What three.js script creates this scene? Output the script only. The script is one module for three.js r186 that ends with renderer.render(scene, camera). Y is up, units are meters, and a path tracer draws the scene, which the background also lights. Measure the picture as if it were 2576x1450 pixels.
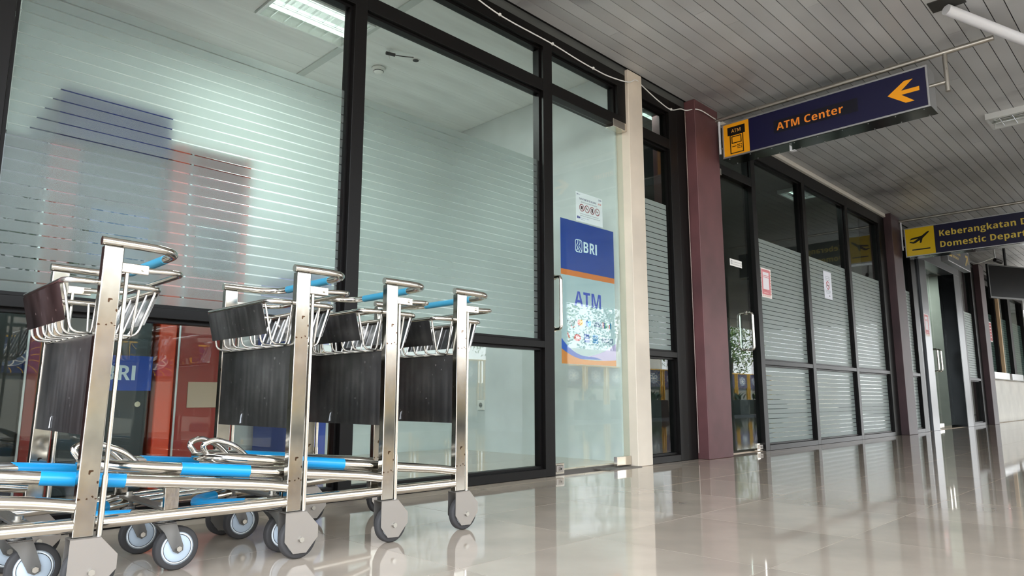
import * as THREE from 'three';
import { RoundedBoxGeometry } from 'three/addons/geometries/RoundedBoxGeometry.js';
import { mergeGeometries } from 'three/addons/utils/BufferGeometryUtils.js';
import { RectAreaLightUniformsLib } from 'three/addons/lights/RectAreaLightUniformsLib.js';

// ---------------------------------------------------------------- camera, sky, sun, exposure
const scene = new THREE.Scene();
const camera = new THREE.PerspectiveCamera(2 * Math.atan(725 / 1754) * 180 / Math.PI, 2576 / 1450, 0.05, 400);
camera.position.set(0, 0.5, 3.08);
camera.lookAt(0.70309, 0.5 + 0.15654, 3.08 - 0.69368);
const renderer = new THREE.WebGLRenderer();
renderer.toneMapping = THREE.LinearToneMapping;
renderer.toneMappingExposure = 5.6;
renderer.shadowMap.enabled = true;
RectAreaLightUniformsLib.init();
{ // hazy tropical sky
  const W = 256, H = 128, d = new Float32Array(W * H * 4);
  for (let j = 0; j < H; j++) for (let i = 0; i < W; i++) {
    const el = ((j + 0.5) / H - 0.5) * Math.PI, k = Math.max(0, Math.sin(el)), t = Math.pow(k, 0.55), o = (j * W + i) * 4;
    const up = el > 0;
    d[o] = up ? 1.42 - 0.66 * t : 0.55; d[o + 1] = up ? 1.42 - 0.46 * t : 0.54; d[o + 2] = up ? 1.40 - 0.20 * t : 0.52; d[o + 3] = 1;
  }
  const t = new THREE.DataTexture(d, W, H, THREE.RGBAFormat, THREE.FloatType);
  t.mapping = THREE.EquirectangularReflectionMapping; t.magFilter = THREE.LinearFilter; t.needsUpdate = true;
  scene.background = t; scene.environment = t; scene.backgroundIntensity = 1.15; scene.environmentIntensity = 1.15;
}
const sun = new THREE.DirectionalLight(0xfff1dc, 4.2);
sun.position.set(14, 40, -14); sun.target.position.set(9, 0, 6); sun.castShadow = true;
Object.assign(sun.shadow.camera, { left: -30, right: 30, top: 30, bottom: -30, near: 1, far: 90 });
scene.add(sun, sun.target);

// ---------------------------------------------------------------- helpers
let seed = 7; const rnd = () => (seed = (seed * 1664525 + 1013904223) >>> 0) / 4294967296;
const rr = (a, b) => a + (b - a) * rnd();
const V = (x, y, z) => new THREE.Vector3(x, y, z);
const used = new Map();
function numbered(n) { const k = used.get(n) || 0; used.set(n, k + 1); return k ? n + '_' + String(k).padStart(3, '0') : n; }
function add(o, parent) { (parent || scene).add(o); return o; }
function mesh(name, geo, mat, parent) {
  const m = new THREE.Mesh(Array.isArray(geo) ? merge(geo) : geo, mat);
  m.name = parent ? partName(parent, name) : numbered(name); m.castShadow = m.receiveShadow = true; add(m, parent); return m;
}
function partName(p, n) { const c = p.userData._c || (p._c = p._c || {}); const k = p._c[n] || 0; p._c[n] = k + 1; return k ? n + '_' + String(k).padStart(3, '0') : n; }
function merge(list) {
  list = list.map(g => { g = g.index ? g.toNonIndexed() : g; for (const k of Object.keys(g.attributes)) if (!['position', 'normal', 'uv'].includes(k)) g.deleteAttribute(k); g.clearGroups(); return g; });
  return mergeGeometries(list);
}
function group(name, parent) { const g = new THREE.Group(); g.name = parent ? partName(parent, name) : numbered(name); add(g, parent); return g; }
function thing(name, label, category, pos = [0, 0, 0], grp) {
  const g = group(name); g.position.set(...pos); tag(g, label, category, grp); return g;
}
function tag(o, label, category, grp) { o.userData.label = label; o.userData.category = category; if (grp) o.userData.group = grp; return o; }
function struct(o) { o.userData.kind = 'structure'; return o; }
function stuff(o) { o.userData.kind = 'stuff'; return o; }
function box(x0, x1, y0, y1, z0, z1) { const g = new THREE.BoxGeometry(Math.abs(x1 - x0), Math.abs(y1 - y0), Math.abs(z1 - z0)); g.translate((x0 + x1) / 2, (y0 + y1) / 2, (z0 + z1) / 2); return g; }
function rbox(x0, x1, y0, y1, z0, z1, r = 0.003) { const g = new RoundedBoxGeometry(Math.abs(x1 - x0), Math.abs(y1 - y0), Math.abs(z1 - z0), 2, r); g.translate((x0 + x1) / 2, (y0 + y1) / 2, (z0 + z1) / 2); return g; }
function cyl(r, len, axis, x, y, z, seg = 20, r2 = r) { const g = new THREE.CylinderGeometry(r2, r, len, seg); if (axis === 'x') g.rotateZ(-Math.PI / 2); if (axis === 'z') g.rotateX(Math.PI / 2); g.translate(x, y, z); return g; }
function uvM(g, s = 1) { // uv in metres by dominant normal
  const p = g.attributes.position, n = g.attributes.normal, u = new Float32Array(p.count * 2);
  for (let i = 0; i < p.count; i++) {
    const ax = Math.abs(n.getX(i)), ay = Math.abs(n.getY(i)), az = Math.abs(n.getZ(i)); let a, b;
    if (ax >= ay && ax >= az) { a = p.getZ(i); b = p.getY(i); } else if (ay >= az) { a = p.getX(i); b = p.getZ(i); } else { a = p.getX(i); b = p.getY(i); }
    u[i * 2] = a * s; u[i * 2 + 1] = b * s;
  }
  g.setAttribute('uv', new THREE.BufferAttribute(u, 2)); return g;
}
function fillet(pts, rad, n = 8, closed = false) { // polyline with rounded corners
  const P = pts.map(p => p.isVector3 ? p : V(...p)), out = [], N = P.length;
  for (let i = 0; i < N; i++) {
    if (!closed && (i === 0 || i === N - 1)) { out.push(P[i].clone()); continue; }
    const a = P[(i + N - 1) % N], b = P[i], c = P[(i + 1) % N], R = Array.isArray(rad) ? rad[i] : rad;
    const u = a.clone().sub(b), v = c.clone().sub(b), d = Math.min(R, u.length() * 0.49, v.length() * 0.49);
    const p0 = b.clone().addScaledVector(u.normalize(), d), p1 = b.clone().addScaledVector(v.normalize(), d);
    for (let k = 0; k <= n; k++) { const t = k / n, s = 1 - t; out.push(V(0, 0, 0).addScaledVector(p0, s * s).addScaledVector(b, 2 * s * t).addScaledVector(p1, t * t)); }
  }
  return out;
}
function sweep(pts, r, seg = 14, closed = false) { // round tube through points
  const P = pts, N = P.length, pos = [], nor = [], uv = [], idx = []; let ref = null, len = 0;
  const T = P.map((p, i) => { const a = closed ? P[(i + N - 1) % N] : P[Math.max(0, i - 1)], b = closed ? P[(i + 1) % N] : P[Math.min(N - 1, i + 1)]; return b.clone().sub(a).normalize(); });
  ref = Math.abs(T[0].y) < 0.9 ? V(0, 1, 0) : V(1, 0, 0);
  const M = closed ? N + 1 : N;
  for (let ii = 0; ii < M; ii++) {
    const i = ii % N, t = T[i]; if (ii) len += P[i].distanceTo(P[(i + N - 1) % N]);
    ref = ref.clone().addScaledVector(t, -ref.dot(t)).normalize(); const bi = t.clone().cross(ref);
    const R = typeof r === 'function' ? r(ii / (M - 1)) : r;
    for (let k = 0; k <= seg; k++) {
      const a = k / seg * Math.PI * 2, n = ref.clone().multiplyScalar(Math.cos(a)).addScaledVector(bi, Math.sin(a));
      pos.push(P[i].x + n.x * R, P[i].y + n.y * R, P[i].z + n.z * R); nor.push(n.x, n.y, n.z); uv.push(len, k / seg);
      if (ii < M - 1 && k < seg) { const q = ii * (seg + 1) + k; idx.push(q, q + 1, q + seg + 1, q + 1, q + seg + 2, q + seg + 1); }
    }
  }
  if (!closed) for (const [ii, s] of [[0, -1], [N - 1, 1]]) { // caps
    const c = pos.length / 3, t = T[ii]; pos.push(P[ii].x, P[ii].y, P[ii].z); nor.push(t.x * s, t.y * s, t.z * s); uv.push(0, 0);
    for (let k = 0; k <= seg; k++) { const q = ii * (seg + 1) + k; pos.push(pos[q * 3], pos[q * 3 + 1], pos[q * 3 + 2]); nor.push(t.x * s, t.y * s, t.z * s); uv.push(0, 0); }
    for (let k = 0; k < seg; k++) s < 0 ? idx.push(c, c + 2 + k, c + 1 + k) : idx.push(c, c + 1 + k, c + 2 + k);
  }
  const g = new THREE.BufferGeometry(); g.setAttribute('position', new THREE.Float32BufferAttribute(pos, 3)); g.setAttribute('normal', new THREE.Float32BufferAttribute(nor, 3)); g.setAttribute('uv', new THREE.Float32BufferAttribute(uv, 2)); g.setIndex(idx);
  // wind faces outwards
  const a = V(0, 0, 0), b = V(0, 0, 0), c = V(0, 0, 0), n = V(0, 0, 0); a.fromArray(pos, idx[0] * 3); b.fromArray(pos, idx[1] * 3); c.fromArray(pos, idx[2] * 3); n.fromArray(nor, idx[0] * 3);
  if (b.sub(a).cross(c.sub(a)).dot(n) < 0) for (let i = 0; i < (M - 1) * seg * 6; i += 3) [idx[i + 1], idx[i + 2]] = [idx[i + 2], idx[i + 1]];
  g.setIndex(idx); return g;
}
const bar = (a, b, r, seg = 12) => sweep([V(...a), V(...b)], r, seg);
function poly(pts, depth, holes) { const s = new THREE.Shape(pts.map(p => new THREE.Vector2(...p))); return new THREE.ExtrudeGeometry(s, { depth, bevelEnabled: false }); }
function canvasTex(w, h, draw) { const c = document.createElement('canvas'); c.width = w; c.height = h; const g = c.getContext('2d'); draw(g, w, h); const t = new THREE.CanvasTexture(c); t.colorSpace = THREE.SRGBColorSpace; t.magFilter = THREE.LinearFilter; return t; }
function noiseTex(n, f, srgb) { // f(fx, fy, fbm) -> [r,g,b] 0..255, tiles
  const G = 64, grid = new Float32Array(G * G); for (let i = 0; i < G * G; i++) grid[i] = rnd();
  const val = (x, y, p) => { x = ((x % p) + p) % p; y = ((y % p) + p) % p; const xi = Math.floor(x), yi = Math.floor(y), fx = x - xi, fy = y - yi, sx = fx * fx * (3 - 2 * fx), sy = fy * fy * (3 - 2 * fy), g = (a, b) => grid[((b % p) % G) * G + (a % p) % G]; return (g(xi, yi) * (1 - sx) + g(xi + 1, yi) * sx) * (1 - sy) + (g(xi, yi + 1) * (1 - sx) + g(xi + 1, yi + 1) * sx) * sy; };
  const fbm = (u, v, p, o = 4) => { let s = 0, a = 0.5, q = p; for (let i = 0; i < o; i++) { s += a * val(u * q, v * q, q); a *= 0.5; q *= 2; } return s; };
  const d = new Uint8Array(n * n * 4);
  for (let j = 0; j < n; j++) for (let i = 0; i < n; i++) { const c = f(i / n, j / n, fbm, val), o = (j * n + i) * 4; for (let k = 0; k < 3; k++) d[o + k] = Math.max(0, Math.min(255, c[k])); d[o + 3] = 255; }
  const t = new THREE.DataTexture(d, n, n); t.wrapS = t.wrapT = THREE.RepeatWrapping; t.magFilter = THREE.LinearFilter; if (srgb) t.colorSpace = THREE.SRGBColorSpace; t.needsUpdate = true; return t;
}
const std = (color, roughness, metalness = 0, o = {}) => new THREE.MeshStandardMaterial({ color, roughness, metalness, ...o });
const phys = o => new THREE.MeshPhysicalMaterial(o);

// ---------------------------------------------------------------- materials
const T = {};
T.scratch = noiseTex(512, (u, v, f, val) => { const s = f(u * 1, v * 1, 8, 3), w = val(u * 60, v * 4, 60) * 0.5; return Array(3).fill(60 + 120 * s + 60 * w * s); });
T.dirtMetal = noiseTex(512, (u, v, f) => { const s = f(u, v, 8, 5), sp = f(u + 0.3, v, 32, 2), r = sp > 0.655 ? 1 : 0; const k = 205 + 50 * s; return r ? [128, 104, 90] : [k, k * 0.995, k * 0.98]; }, true);
T.panelWear = noiseTex(512, (u, v, f, val) => { const s = f(u, v, 4, 5), st = val(u * 48, v * 3, 48), sp = f(u + 0.1, v + 0.7, 40, 2), k = sp > 0.665 ? 255 : 92 + 150 * s + 46 * (st - 0.5); return [k, k * 0.99, k * 0.985]; }, true);
T.brownWear = noiseTex(512, (u, v, f, val) => { const s = f(u, v, 5, 5), st = val(u * 14, v * 2, 14), sp = f(u + 0.1, v + 0.7, 36, 2), k = sp > 0.65 ? 235 : 40 + 120 * s + 90 * (st - 0.4); return [k, k * (0.82 + 0.12 * st), k * (0.78 + 0.2 * st)]; }, true);
T.paint = noiseTex(512, (u, v, f) => { const s = f(u, v, 4, 5), k = 175 + 110 * (s - 0.2); return [k, k, k]; }, true);
T.ceil = noiseTex(512, (u, v, f) => { const s = f(u, v, 3, 4), q = f(u + 0.5, v + 0.2, 6, 4), k = 222 + 110 * (s - 0.42), d = q > 0.56 ? (q - 0.56) * 230 : 0; return [k - d, k - d * 1.05, k - d]; }, true);
T.floorRough = noiseTex(512, (u, v, f, val) => { const s = f(u, v, 4, 5), st = val(u * 6, v * 40, 40); return Array(3).fill(70 + 110 * s + 30 * st); });
T.tileColor = noiseTex(512, (u, v, f) => { const s = f(u, v, 5, 5), k = 222 + 40 * (s - 0.4); return [k, k * 0.985, k * 0.96]; }, true);
T.wall = noiseTex(256, (u, v, f) => { const s = f(u, v, 4, 4), k = 232 + 30 * (s - 0.4); return [k, k, k]; }, true);
T.concrete = noiseTex(512, (u, v, f) => { const s = f(u, v, 4, 5), k = 200 + 80 * (s - 0.45); return [k, k * 0.99, k * 0.97]; }, true);
T.asphalt = noiseTex(256, (u, v, f) => { const s = f(u, v, 32, 3), k = 110 + 90 * (s - 0.4); return [k, k, k]; }, true);

const M = {};
M.frame = phys({ color: 0x0b0908, roughness: 0.42, specularIntensity: 0.4 });
M.bead = phys({ color: 0x080606, roughness: 0.45, specularIntensity: 0.4 });
M.steel = std(0xd6d0c6, 0.13, 1, { roughnessMap: T.scratch });
M.steel.roughness = 0.32;
M.postSteel = std(0xb3b0aa, 0.26, 1, { map: T.dirtMetal, roughnessMap: T.scratch });
M.tube = std(0xdcd6cc, 0.14, 1);
M.rod = std(0xd8d4cc, 0.22, 1);
M.sheet = std(0xa09e9c, 0.45, 0.72, { map: T.panelWear, roughnessMap: T.scratch });
M.brownSheet = std(0xb3aaa6, 0.4, 0.6, { map: T.brownWear, roughnessMap: T.scratch });
M.basketPanel = std(0xc9c9cb, 0.40, 1, { map: T.panelWear, roughnessMap: T.scratch });
M.housing = std(0x9f9993, 0.42, 0.9);
M.fork = std(0xc4c3bf, 0.5, 0.8, { map: T.panelWear });
M.bolt = std(0xb4b0a8, 0.35, 1);
M.blue = std(0x128cc4, 0.3);
M.grip = std(0x3585a2, 0.4);
M.tire = std(0x363434, 0.75);
M.hub = std(0xb9c6d2, 0.5);
M.hubRing = std(0xe6ecef, 0.45);
M.black = std(0x08080a, 0.5);
M.white = std(0xe6e6e2, 0.5);
M.paper = std(0xdfe0e4, 0.6);
M.glass = phys({ color: 0xf5faf8, roughness: 0, metalness: 0, transmission: 1, thickness: 0, ior: 1.52, specularIntensity: 0.6 });
M.glassDark = phys({ color: 0xdfe8e6, roughness: 0, metalness: 0, transmission: 1, thickness: 0, ior: 1.52, specularIntensity: 0.5 });
M.film = phys({ color: 0xcdd6d3, roughness: 0.25, transmission: 0.93, thickness: 0.001, ior: 1.25, specularIntensity: 0.3 });
M.film2 = phys({ color: 0xa9b4af, roughness: 0.40, transmission: 0.5, thickness: 0.001, ior: 1.25, specularIntensity: 0.3 });
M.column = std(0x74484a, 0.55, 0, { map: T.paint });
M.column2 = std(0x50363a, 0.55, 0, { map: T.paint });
M.whiteWall = std(0xe8e4da, 0.6, 0, { map: T.wall });
M.cream = std(0xdccfbd, 0.6, 0, { map: T.wall });
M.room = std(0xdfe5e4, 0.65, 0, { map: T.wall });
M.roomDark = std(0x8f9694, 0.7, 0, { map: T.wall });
M.roomCeil = std(0xf4f6f3, 0.7, 0, { map: T.wall });
M.trim = std(0x6f726f, 0.3, 0.4, { map: T.paint });
M.slats = [0xd2d3d4, 0xcbcccc, 0xd8d9d9, 0xcfcfcf].map(c => std(c, 0.42, 0.15, { map: T.ceil }));
M.groove = std(0x050505, 0.9);
M.tiles = [0xc6b8aa, 0xc2b4a6, 0xc9bbad, 0xc0b2a4].map(c => phys({ color: c, roughness: 0.08, roughnessMap: T.floorRough, map: T.tileColor, ior: 1.62 }));
M.grout = std(0x4f4a45, 0.8);
M.portal = phys({ color: 0x55585c, roughness: 0.3, specularIntensity: 0.5 });
M.concreteM = std(0xb9b2a6, 0.8, 0, { map: T.concrete });
M.mirror = std(0x50564f, 0.16, 1);
M.portalDark = std(0x1a1d20, 0.2, 0.6);
M.alu = std(0xb9babb, 0.35, 0.9);
M.pipe = std(0xcfcbc4, 0.32, 0.95, { map: T.dirtMetal });
M.whitePaint = std(0xd9dade, 0.45);
M.lampBody = std(0xd6d8d6, 0.4, 0.2);
M.reflector = std(0xeef0ee, 0.12, 1);
M.tubeOn = std(0xffffff, 0.4, 0, { emissive: 0xeafff2, emissiveIntensity: 0.3 });
M.tubeOff = std(0xf2f4f2, 0.3);

// ---------------------------------------------------------------- floor
const FLOOR_Z = 5.3;
{
  const f = struct(group('floor'));
  mesh('grout_bed', box(-8, 27, -0.12, -0.0025, -0.02, FLOOR_Z), M.grout, f);
  const P = 0.655, x0 = 2.095 - 16 * P, z0 = 0.785 - 2 * P, g = 0.0011;
  const geos = [0, 1, 2].map(k => { const b = uvM(new THREE.BoxGeometry(P - 2 * g, 0.012, P - 2 * g), 0.9); const u = b.attributes.uv; for (let i = 0; i < u.count; i++) u.setXY(i, u.getX(i) + k * 0.31, u.getY(i) + k * 0.57); return b; });
  const rest = [];
  for (let j = 0; j < 16; j++) for (let i = 0; i < 50; i++) {
    let xa = x0 + i * P, za = z0 + j * P, w = P, d = P;
    if (za + d <= 0.005 || za >= FLOOR_Z || xa > 26.5) continue;
    if (za < 0) { d = za + P; za = 0; }
    const cx = xa + w / 2, cz = za + d / 2, near = cx > -0.4 && cx < 12 && cz < 3.3 && !(cx < 2.2 && cz > 2.9);
    if (near) {
      const geo = d < P - 0.01 ? uvM(new THREE.BoxGeometry(P - 2 * g, 0.012, d - 2 * g), 0.9) : geos[(i * 3 + j * 7) % 3];
      const t = mesh('tile', geo, M.tiles[(i * 5 + j * 3 + ((i * j) % 3)) % 4], f); t.position.set(cx, -0.006, cz);
    } else rest.push(uvM(box(xa + g, xa + P - g, -0.012, 0, za + g, za + d - g), 0.9));
  }
  stuff(mesh('far_tiles', rest, M.tiles[0], f));
}
// ---------------------------------------------------------------- ceiling of the walkway
const CY = 3.15;
{
  const c = struct(group('ceiling'));
  mesh('backing', [box(-0.8, 27, CY + 0.012, CY + 0.25, -0.1, 5.2), box(6, 27, CY + 0.012, CY + 0.25, 5.2, 9.2)], M.groove, c);
  const P = 0.0992, rest = []; let k = 0;
  for (let z = 0.112 - P; z < 9.15; z += P, k++) {
    const za = Math.max(0.0, z + 0.0028), zb = z + P - 0.0028;
    const cuts = [z > 5.15 ? 6.05 : -0.75, 3.2 + rr(-1.5, 1.5), 6.4 + rr(-1, 1), 9 + rr(-1.2, 1.2), 13 + rr(-1, 1), 26.5];
    for (let i = z > 5.15 ? 2 : 0; i < cuts.length - 1; i++) {
      const g = uvM(box(cuts[i] + 0.0008, cuts[i + 1] - 0.0008, CY, CY + 0.012, za, zb), 0.31), u = g.attributes.uv, o = rnd() * 0.04;
      for (let q = 0; q < u.count; q++) u.setX(q, u.getX(q) + o);
      if (z < 2.75 && i < 5) mesh('slat', g, M.slats[(k * 3 + i * 2) % 4], c); else rest.push(g);
    }
  }
  stuff(mesh('far_slats', rest, M.slats[0], c));
}
// ---------------------------------------------------------------- facade
struct(mesh('trim_1', [uvM(box(0.27, 5.33, 3.085, CY, -0.1, -0.002), 0.5), uvM(box(11.2, 22.5, 3.085, CY, -0.1, -0.002), 0.5)], M.trim));
struct(mesh('trim_2', uvM(rbox(5.76, 10.81, 3.10, CY - 0.001, -0.1, 0.03, 0.004), 0.5), M.whiteWall));
struct(mesh('trim_3', uvM(box(5.76, 10.81, 3.07, 3.10, -0.1, -0.004), 0.5), M.frame));
const GZ0 = -0.056, GZ1 = -0.05;
function bead(g, x0, x1, y0, y1) { const w = 0.016, a = -0.03, b = -0.085; mesh('bead', [box(x0, x1, y0, y0 + w, b, a), box(x0, x1, y1 - w, y1, b, a), box(x0, x0 + w, y0 + w, y1 - w, b, a), box(x1 - w, x1, y0 + w, y1 - w, b, a)], M.bead, g); }
function pane(g, x0, x1, y0, y1, m) { mesh('glass_pane', box(x0 + 0.004, x1 - 0.004, y0 + 0.004, y1 - 0.004, GZ0, GZ1), m || M.glass, g); }
function film(g, x0, x1, y0, y1, m, pitch = 0.0468, gap = 0.0056) {
  const n = Math.round((y1 - y0) / pitch), h = (y1 - y0) / n, geo = new THREE.BoxGeometry(x1 - x0 - 0.02, h - gap, 0.001);
  for (let i = 0; i < n; i++) { const s = mesh('film_strip', geo, m || M.film, g); s.position.set((x0 + x1) / 2, y1 - (i + 0.5) * h, GZ1 + 0.0012); }
}
const Y = { sill: 0.052, m0: 0.831, m1: 0.876, t0: 2.632, t1: 2.72, h0: 2.966, h1: 3.085, frost: 2.138 };
function windowBay(n, x0, x1, o = {}) { // x0..x1 the clear opening, posts given separately
  const g = struct(group('window_' + n)), G = o.glass;
  for (const [a, b] of o.posts || []) mesh('mullion', rbox(a, b, 0.0, Y.h1, -0.1, 0, 0.003), M.frame, g);
  mesh('sill_rail', rbox(x0, x1, 0.0, Y.sill, -0.1, 0, 0.003), M.frame, g);
  mesh('mid_rail', rbox(x0, x1, Y.m0, Y.m1, -0.1, -0.002, 0.003), M.frame, g);
  if (o.transom !== false) mesh('transom', rbox(x0, x1, Y.t0, Y.t1, -0.1, -0.002, 0.003), M.frame, g);
  mesh('head_rail', rbox(x0, x1, Y.h0, Y.h1, -0.1, 0, 0.003), M.frame, g);
  const cells = o.transom === false ? [[Y.sill, Y.m0], [Y.m1, Y.h0]] : [[Y.sill, Y.m0], [Y.m1, Y.t0], [Y.t1, Y.h0]];
  for (const [a, b] of cells) { bead(g, x0, x1, a, b); pane(g, x0, x1, a, b, G); }
  film(g, x0 + 0.012, x1 - 0.012, Y.m1 + 0.012, Y.frost, o.film);
  if (o.low) film(g, x0 + 0.012, x1 - 0.012, Y.sill + 0.014, Y.m0 - 0.012, o.film);
  return g;
}
windowBay(1, 0.424, 1.909, { posts: [[0.345, 0.424], [1.909, 1.985]] });
windowBay(2, 1.985, 3.435, { posts: [[3.435, 3.529]] });
windowBay(3, 4.622, 5.07, { posts: [[5.07, 5.19], [5.19, 5.335]], glass: M.glassDark, film: M.film2 });
windowBay(4, 6.69, 7.88, { posts: [[6.60, 6.69]], transom: false, low: true, glass: M.glassDark, film: M.film2 });
windowBay(5, 7.965, 9.245, { posts: [[7.88, 7.965]], transom: false, low: true, glass: M.glassDark, film: M.film2 });
windowBay(6, 9.33, 10.55, { posts: [[9.245, 9.33], [10.55, 10.635], [10.635, 10.81]], transom: false, low: true, glass: M.glassDark, film: M.film2 });
windowBay(7, 11.36, 11.98, { posts: [[11.22, 11.36], [11.98, 12.2]], transom: false, low: true, glass: M.glassDark, film: M.film2 });
windowBay(8, 15.15, 16.0, { posts: [[15.05, 15.15], [16.0, 16.28]], transom: false, glass: M.glassDark, film: M.film2 });

function columnAt(x0, x1, z1, mat) { const c = struct(mesh('column', uvM(rbox(x0, x1, 0, CY, -0.35, z1, 0.006), 0.7), mat)); return c; }
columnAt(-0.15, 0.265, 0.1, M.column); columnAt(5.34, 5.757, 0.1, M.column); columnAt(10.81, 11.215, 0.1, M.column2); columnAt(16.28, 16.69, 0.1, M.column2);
struct(mesh('wall_partition', [uvM(rbox(4.425, 4.62, 0, 3.135, -2.2, 0.028, 0.006), 1)], M.cream));

// glass door of the cash room
function door(n, x0, x1, y1, hx, hinge, hasHandle = true) {
  const g = struct(group('door_' + n));
  const leaf = mesh('glass_leaf', box(x0, x1, 0.03, y1, -0.054, -0.042), n === 1 ? M.glass : M.glassDark, g);
  for (const s of [1, -1]) {
    const zb = s > 0 ? -0.042 : -0.054, zo = zb + s * 0.062;
    if (hasHandle) { const h = mesh('door_handle', sweep(fillet([[hx, 1.325, zb], [hx, 1.325, zo], [hx, 0.965, zo], [hx, 0.965, zb]], 0.05, 8), 0.0125, 16), M.tube, g);
      mesh('handle_rose', [cyl(0.019, 0.006, 'z', hx, 1.325, zb + s * 0.003), cyl(0.019, 0.006, 'z', hx, 0.965, zb + s * 0.003)], M.steel, h); }
  }
  const near = hinge === 'right' ? x1 : x0, s = hinge === 'right' ? -1 : 1;
  const far = hinge === 'right' ? x0 : x1;
  mesh('pivot_patch', [rbox(Math.min(near, near + s * 0.175), Math.max(near, near + s * 0.175), 0.012, 0.078, -0.064, -0.03, 0.003)], M.steel, g);
  const lk = mesh('lock_patch', rbox(Math.min(far, far - s * 0.115), Math.max(far, far - s * 0.115), 0.006, 0.076, -0.064, -0.03, 0.003), M.steel, g);
  const lx = far - s * 0.06;
  mesh('lock_cylinder', [rbox(lx - 0.035, lx + 0.035, 0.02, 0.062, -0.032, -0.016, 0.004), cyl(0.012, 0.006, 'z', lx, 0.041, -0.013)], M.housing, lk);
  mesh('keyhole', cyl(0.007, 0.002, 'z', lx, 0.041, -0.0093), M.black, lk);
  mesh('top_patch', rbox(Math.min(near, near + s * 0.175), Math.max(near, near + s * 0.175), y1 - 0.012, y1 + 0.052, -0.07, 0.006, 0.003), M.steel, g);
  return g;
}
const d1 = door(1, 3.534, 4.42, 2.618, 3.575, 'right');
mesh('header', rbox(3.529, 4.40, Y.t0, Y.t1, -0.1, 0, 0.003), M.frame, d1);
mesh('head_rail', rbox(3.529, 4.40, Y.h0, Y.h1, -0.1, 0, 0.003), M.frame, d1);
mesh('jamb', rbox(4.315, 4.425, Y.t0 + 0.01, Y.h1, -0.1, -0.001, 0.003), M.frame, d1);
bead(d1, 3.529, 4.315, Y.t1, Y.h0); pane(d1, 3.529, 4.315, Y.t1, Y.h0);
mesh('floor_plate', box(4.05, 4.44, 0.0, 0.006, -0.09, 0.05), std(0x6b6660, 0.5, 0.6), d1);
const d2 = door(2, 5.79, 6.60, 2.618, 6.42, 'left');
mesh('header', rbox(5.757, 6.60, Y.t0, Y.t1, -0.1, 0, 0.003), M.frame, d2);
mesh('head_rail', rbox(5.757, 6.60, Y.h0, Y.h1, -0.1, 0, 0.003), M.frame, d2);
bead(d2, 5.757, 6.60, Y.t1, Y.h0); pane(d2, 5.757, 6.60, Y.t1, Y.h0, M.glassDark);
// steel portal with double glass door
{
  const g = struct(group('door_3'));
  mesh('portal_jamb', rbox(12.43, 12.8, 0, 2.75, -0.26, 0.0, 0.004), M.portal, g);
  mesh('portal_side', rbox(12.2, 12.428, 0, 2.75, -0.26, -0.03, 0.003), M.portalDark, g);
  mesh('portal_jamb', rbox(14.65, 15.05, 0, 2.75, -0.26, 0.0, 0.004), M.portal, g);
  mesh('portal_side', rbox(14.63, 14.648, 0, 2.75, -0.255, -0.003, 0.002), M.portalDark, g);
  mesh('portal_head', rbox(12.2, 15.05, 2.75, 3.085, -0.2, 0.0, 0.004), M.portal, g);
  for (const [a, b, hx] of [[12.805, 13.705, 13.60], [13.717, 14.625, 13.82]]) {
    mesh('glass_leaf', box(a, b, 0.03, 2.74, -0.212, -0.2), M.glassDark, g);
    mesh('door_handle', sweep(fillet([[hx, 1.335, -0.2], [hx, 1.335, -0.13], [hx, 0.965, -0.13], [hx, 0.965, -0.2]], 0.05, 8), 0.014, 14), M.tube, g);
    mesh('pivot_patch', rbox(a < 13 ? b - 0.13 : a, a < 13 ? b : a + 0.13, 0.008, 0.08, -0.222, -0.188, 0.003), M.steel, g);
  }
}
// ticket hall front at the far end
{
  const w = struct(group('wall_ticket'));
  mesh('dado', uvM(rbox(17.15, 24, 0, 0.905, -0.5, -0.13, 0.004), 1), M.whiteWall, w);
  mesh('dado_end', uvM(box(17.14, 17.15, 0, 0.905, -0.5, -0.14), 1), std(0x9a7a5c, 0.6), w);
  for (const [n, a, b] of [[9, 17.25, 18.9], [10, 19.1, 20.5], [11, 20.8, 22.4]]) {
    const g = struct(group('window_' + n));
    mesh('mullion', rbox(b, b + 0.2, 0.905, Y.h1, -0.3, -0.16, 0.003), M.frame, g);
    mesh('mullion', rbox(a - 0.1, a, 0.905, Y.h1, -0.3, -0.16, 0.003), M.frame, g);
    mesh('head_rail', rbox(a, b, Y.h0, Y.h1, -0.3, -0.16, 0.003), M.frame, g);
    mesh('glass_pane', box(a, b, 0.905, Y.h0, -0.236, -0.23), M.glassDark, g);
    const hgeo = new THREE.BoxGeometry(b - a - 0.02, 0.05, 0.001);
    for (let i = 0; i < 24; i++) { const s = mesh('film_strip', hgeo, M.film2, g); s.position.set((a + b) / 2, 2.35 - i * 0.056, -0.238); }
    mesh('counter_tray', [rbox(a + 0.05, b - 0.05, 0.905, 1.05, -0.22, 0.0, 0.006)], M.alu, g);
  }
  mesh('wood_post', rbox(18.96, 19.04, 0.905, 3.0, -0.155, -0.09, 0.004), std(0xc7a982, 0.6), w);
}
// solid back parts of the building, left and right
struct(mesh('wall_left', uvM(box(-8, -0.15, 0, 3.2, -0.3, -0.02), 0.6), std(0x2b2724, 0.5)));
struct(mesh('wall_end', uvM(box(26.6, 26.8, 0, 3.4, -0.3, 3.0), 0.6), M.whiteWall));
struct(mesh('roof', [box(-0.8, 27, CY + 0.25, CY + 0.45, -8.3, 5.2), box(5.9, 27, CY + 0.25, CY + 0.45, 5.2, 9.25)], std(0x77736c, 0.8)));

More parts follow.
